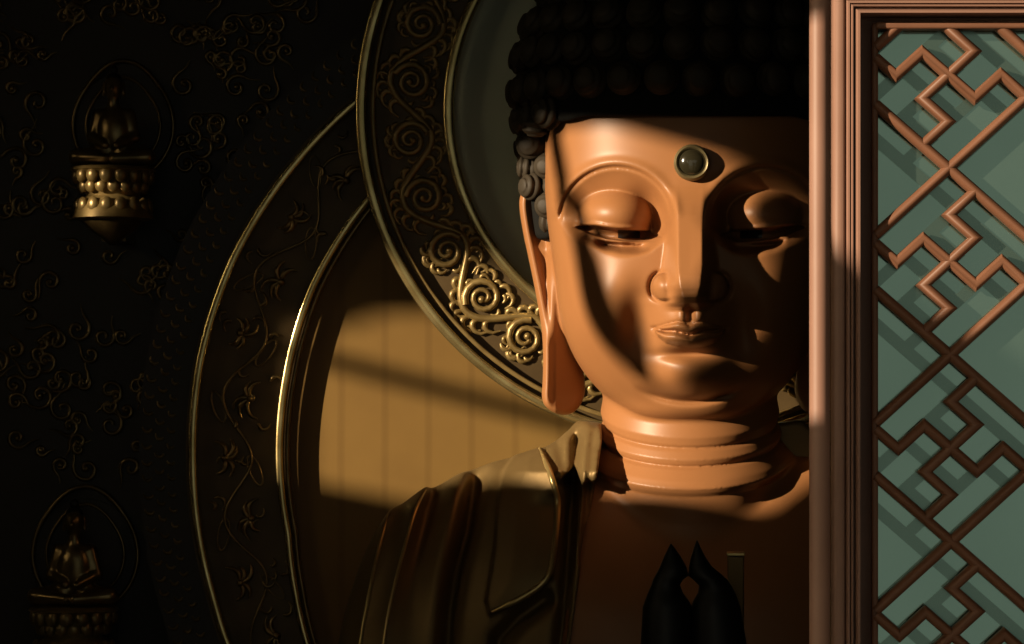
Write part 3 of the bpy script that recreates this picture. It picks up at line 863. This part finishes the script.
lattice(10.6, .011, .012, (0,0), 876, 24, XR+4, VB+4).build('lattice', M['bar'], door, sharp=35)['label'] = 'brown fretwork of bars set on the diagonal'
b = MB()
for lo, hi in (((872,22),(878.5,VB+2)), ((876,22),(XR+6,28.5)), ((876,VB-6),(XR+6,VB+2))):
    p, q = W(lo[0], hi[1], YD), W(hi[0], lo[1], YD); b.box((p[0], YD + (-.002 if hi[0] > 900 else .006), p[2]), (q[0], YD+.03, q[2]))
b.build('lattice_rail', M['bar'], door, bevel=.003)
lattice(12, .0015, .0338, (-18, 17), 868, 16, XR+12, VB+10, True).build('lattice_reflection', M['green'], door, sharp=35)['label'] = 'green strips standing for the fretwork reflected in the pane'  # offset strips shaped as the reflection of the bars in the pane
p, q = W(866, VB+12, YD), W(XR+14, 4, YD)
MB().box((p[0], YD+.035, p[2]), (q[0], YD+.045, q[2])).build('pane', M['pale'], door)['label'] = 'pale green pane'
p, q = W(832, VB+48, YD), W(XR+48, -12, YD)
MB().box((p[0]+.004, YD+.03, .02), (q[0]-.004, YD+.085, p[2]+.01)).build('lower_panel', M['wood'], door, bevel=.006)
MB().box((p[0]+.06, YD+.066, p[2]), (q[0]-.06, YD+.08, q[2]-.04)).build('back_board', M['wood'], door)
YP = -4.2
b = MB(); pc = W(819.5, 0, YP)[0]; rp = 10.3*(D+YP)/(S*D)
b.lathe([(rp, 0), (rp, 3.35)], (pc, YP, 0), 32).build('door_post', M['wood'], None)
tag(bpy.data.objects['door_post'], 'slim round wooden post standing left of the lattice door', 'post')

# ------------------------------------------------------------------ the hall, its front wall and an added porch that shapes the light
def struct(o): o['kind'] = 'structure'; return o
def slab(name, lo, hi, m): return struct(MB().box(lo, hi).build(name, m, None, smooth=False))
slab('floor', (-16, -14, -.1), (14, 1.5, 0), M['stone'])
slab('wall_back', (-9.2, 1.26, 0), (5.2, 1.42, 5.6), M['plaster'])
slab('wall_left', (-9.2, -3.5, 0), (-9.0, 1.26, 5.6), M['plaster'])
slab('wall_right', (5.0, -3.5, 0), (5.2, 1.26, 5.6), M['plaster'])
slab('ceiling', (-9.2, -3.5, 5.6), (5.2, 1.42, 5.75), M['plaster'])
def plate(b, poly, y, t=.05):
    n = len(poly); b.add([(x, y, z) for x, z in poly] + [(x, y+t, z) for x, z in poly],
        [tuple(range(n)), tuple(range(2*n-1, n-1, -1))] + [(i, i+n, (i+1) % n + n, (i+1) % n) for i in range(n)]); return b
# front wall, out of view: openings cut to shape the sun on statue and panel
b = MB(); yf = -3.5
plate(b, [(-9.2,0),(-2.4,0),(-2.4,3.38),(-4.22,3.645),(-5.3,3.80),(-6.89,4.12),(-6.89,4.84),(-9.2,4.84)], yf)
plate(b, [(-4.22,3.645),(-2.4,3.38),(-2.4,5.6),(-4.045,5.6),(-4.045,4.285),(-4.00,4.235),(-3.93,4.18),(-3.91,4.045),(-4.035,4.038),(-4.08,4.02),(-4.105,3.985),(-4.11,3.96),(-4.17,3.93),(-4.20,3.88)], yf)
plate(b, [(-6.89,4.545),(-6.765,4.545),(-6.765,4.565),(-6.70,4.565),(-6.70,4.585),(-6.45,4.59),(-6.40,4.62),(-5.4,4.60),(-4.66,4.572),(-4.4,4.522),(-4.045,4.425),(-4.045,5.6),(-6.89,5.6)], yf)
plate(b, [(-9.2,4.84),(-7.55,4.84),(-7.55,4.985),(-9.2,4.985)], yf)
plate(b, [(-7.385,4.84),(-6.89,4.84),(-6.89,4.985),(-7.385,4.985)], yf)
plate(b, [(-9.2,4.985),(-6.89,4.985),(-6.89,5.6),(-9.2,5.6)], yf)
plate(b, [(-2.4,3.95),(1.25,3.95),(1.25,5.6),(-2.4,5.6)], yf)
plate(b, [(.92,0),(5.2,0),(5.2,5.6),(1.25,5.6),(1.25,3.3),(.92,3.3)], yf + .1)
struct(b.build('wall_front_sun_mask', M['plaster'], None, smooth=False))
b = MB()  # added unseen slats that throw soft shade bands on cheek and panel
def slat(p, q, w, y):
    dx, dz = q[0]-p[0], q[1]-p[1]; l = math.hypot(dx, dz); nx, nz = -dz/l*w/2, dx/l*w/2
    plate(b, [(p[0]+nx, p[1]+nz), (p[0]-nx, p[1]-nz), (q[0]-nx, q[1]-nz), (q[0]+nx, q[1]+nz)], y, .03)
plate(b, [(-4.79,4.64),(-4.71,4.64),(-4.605,4.42),(-4.51,4.29),(-4.425,4.20),(-4.37,4.11),(-4.345,4.00),(-4.35,3.91),(-4.40,3.93),(-4.46,4.02),(-4.51,4.15),(-4.57,4.28),(-4.64,4.38)], -3.48, .03)
slat((-6.95, 4.49), (-5.85, 4.20), .05, -3.48)
struct(b.build('added_shade_slats', M['redwood'], None, smooth=False))
b = MB(); yo = -5.5  # added out-of-view panels holding the sun off the doorway and lower door
plate(b, [(-6.4,0),(-1.45,0),(-1.45,3.07),(-1.88,3.10),(-2.05,3.34),(-2.50,3.65),(-2.50,4.78),(-6.4,4.78)], yo)
plate(b, [(-1.80,3.57),(-1.35,3.57),(-1.35,4.78),(-1.80,4.78)], yo)
struct(b.build('porch_sun_blocker', M['plaster'], None, smooth=False))
slab('porch_sky_blocker', (-3.6, -7.2, 4.78), (5.2, -3.5, 4.9), M['plaster'])  # added out of view to cut skylight on the door
slab('porch_side_blocker', (4.6, -7.2, 0), (4.8, -3.5, 4.78), M['plaster'])  # added dark slab, cuts light from the right

# ------------------------------------------------------------------ camera, sun, sky
cam = bpy.data.cameras.new('camera'); co = bpy.data.objects.new('camera', cam); C.objects.link(co)
co.location = (0, -D, CZ); co.rotation_euler = (PI/2, 0, 0)
cam.sensor_width = 36; cam.lens = 36*S*D/1024
cam.shift_x = -(AX - 512)/1024; cam.shift_y = (HR - 322)/1024
cam.clip_end = 200
sc = bpy.context.scene; sc.camera = co
SUN = Vector((.80, .60, -.24)).normalized()
sl = bpy.data.lights.new('sun', 'SUN'); sl.energy = 9.0; sl.angle = math.radians(.62); sl.color = (1., .80, .56)
so = bpy.data.objects.new('sun', sl); C.objects.link(so); so.rotation_euler = SUN.to_track_quat('-Z', 'Y').to_euler(); so.location = (-8, -8, 8)
w = bpy.data.worlds.new('sky'); sc.world = w; w.use_nodes = True
nt = w.node_tree; bg = nt.nodes['Background']
# evening sky: dim overhead, a warm glow around the low sun, pale towards the horizon
tc = nt.nodes.new('ShaderNodeTexCoord'); dt = nt.nodes.new('ShaderNodeVectorMath'); dt.operation = 'DOT_PRODUCT'
dt.inputs[1].default_value = tuple(-SUN); nt.links.new(tc.outputs['Generated'], dt.inputs[0])
rp = nt.nodes.new('ShaderNodeValToRGB'); cr = rp.color_ramp
cr.elements[0].position = 0.; cr.elements[0].color = (.085, .115, .105, 1)
cr.elements[1].position = 1.; cr.elements[1].color = (3.0, 2.3, 1.3, 1)
e = cr.elements.new(.55); e.color = (.165, .170, .142, 1)
e = cr.elements.new(.80); e.color = (.25, .24, .18, 1)
e = cr.elements.new(.92); e.color = (.65, .54, .35, 1)
nt.links.new(dt.outputs['Value'], rp.inputs['Fac']); nt.links.new(rp.outputs['Color'], bg.inputs['Color'])
bg.inputs['Strength'].default_value = 1.35
vs = sc.view_settings; vs.view_transform = 'Standard'; vs.look = 'None'; vs.gamma = 1; vs.exposure = 0; vs.use_curve_mapping = False
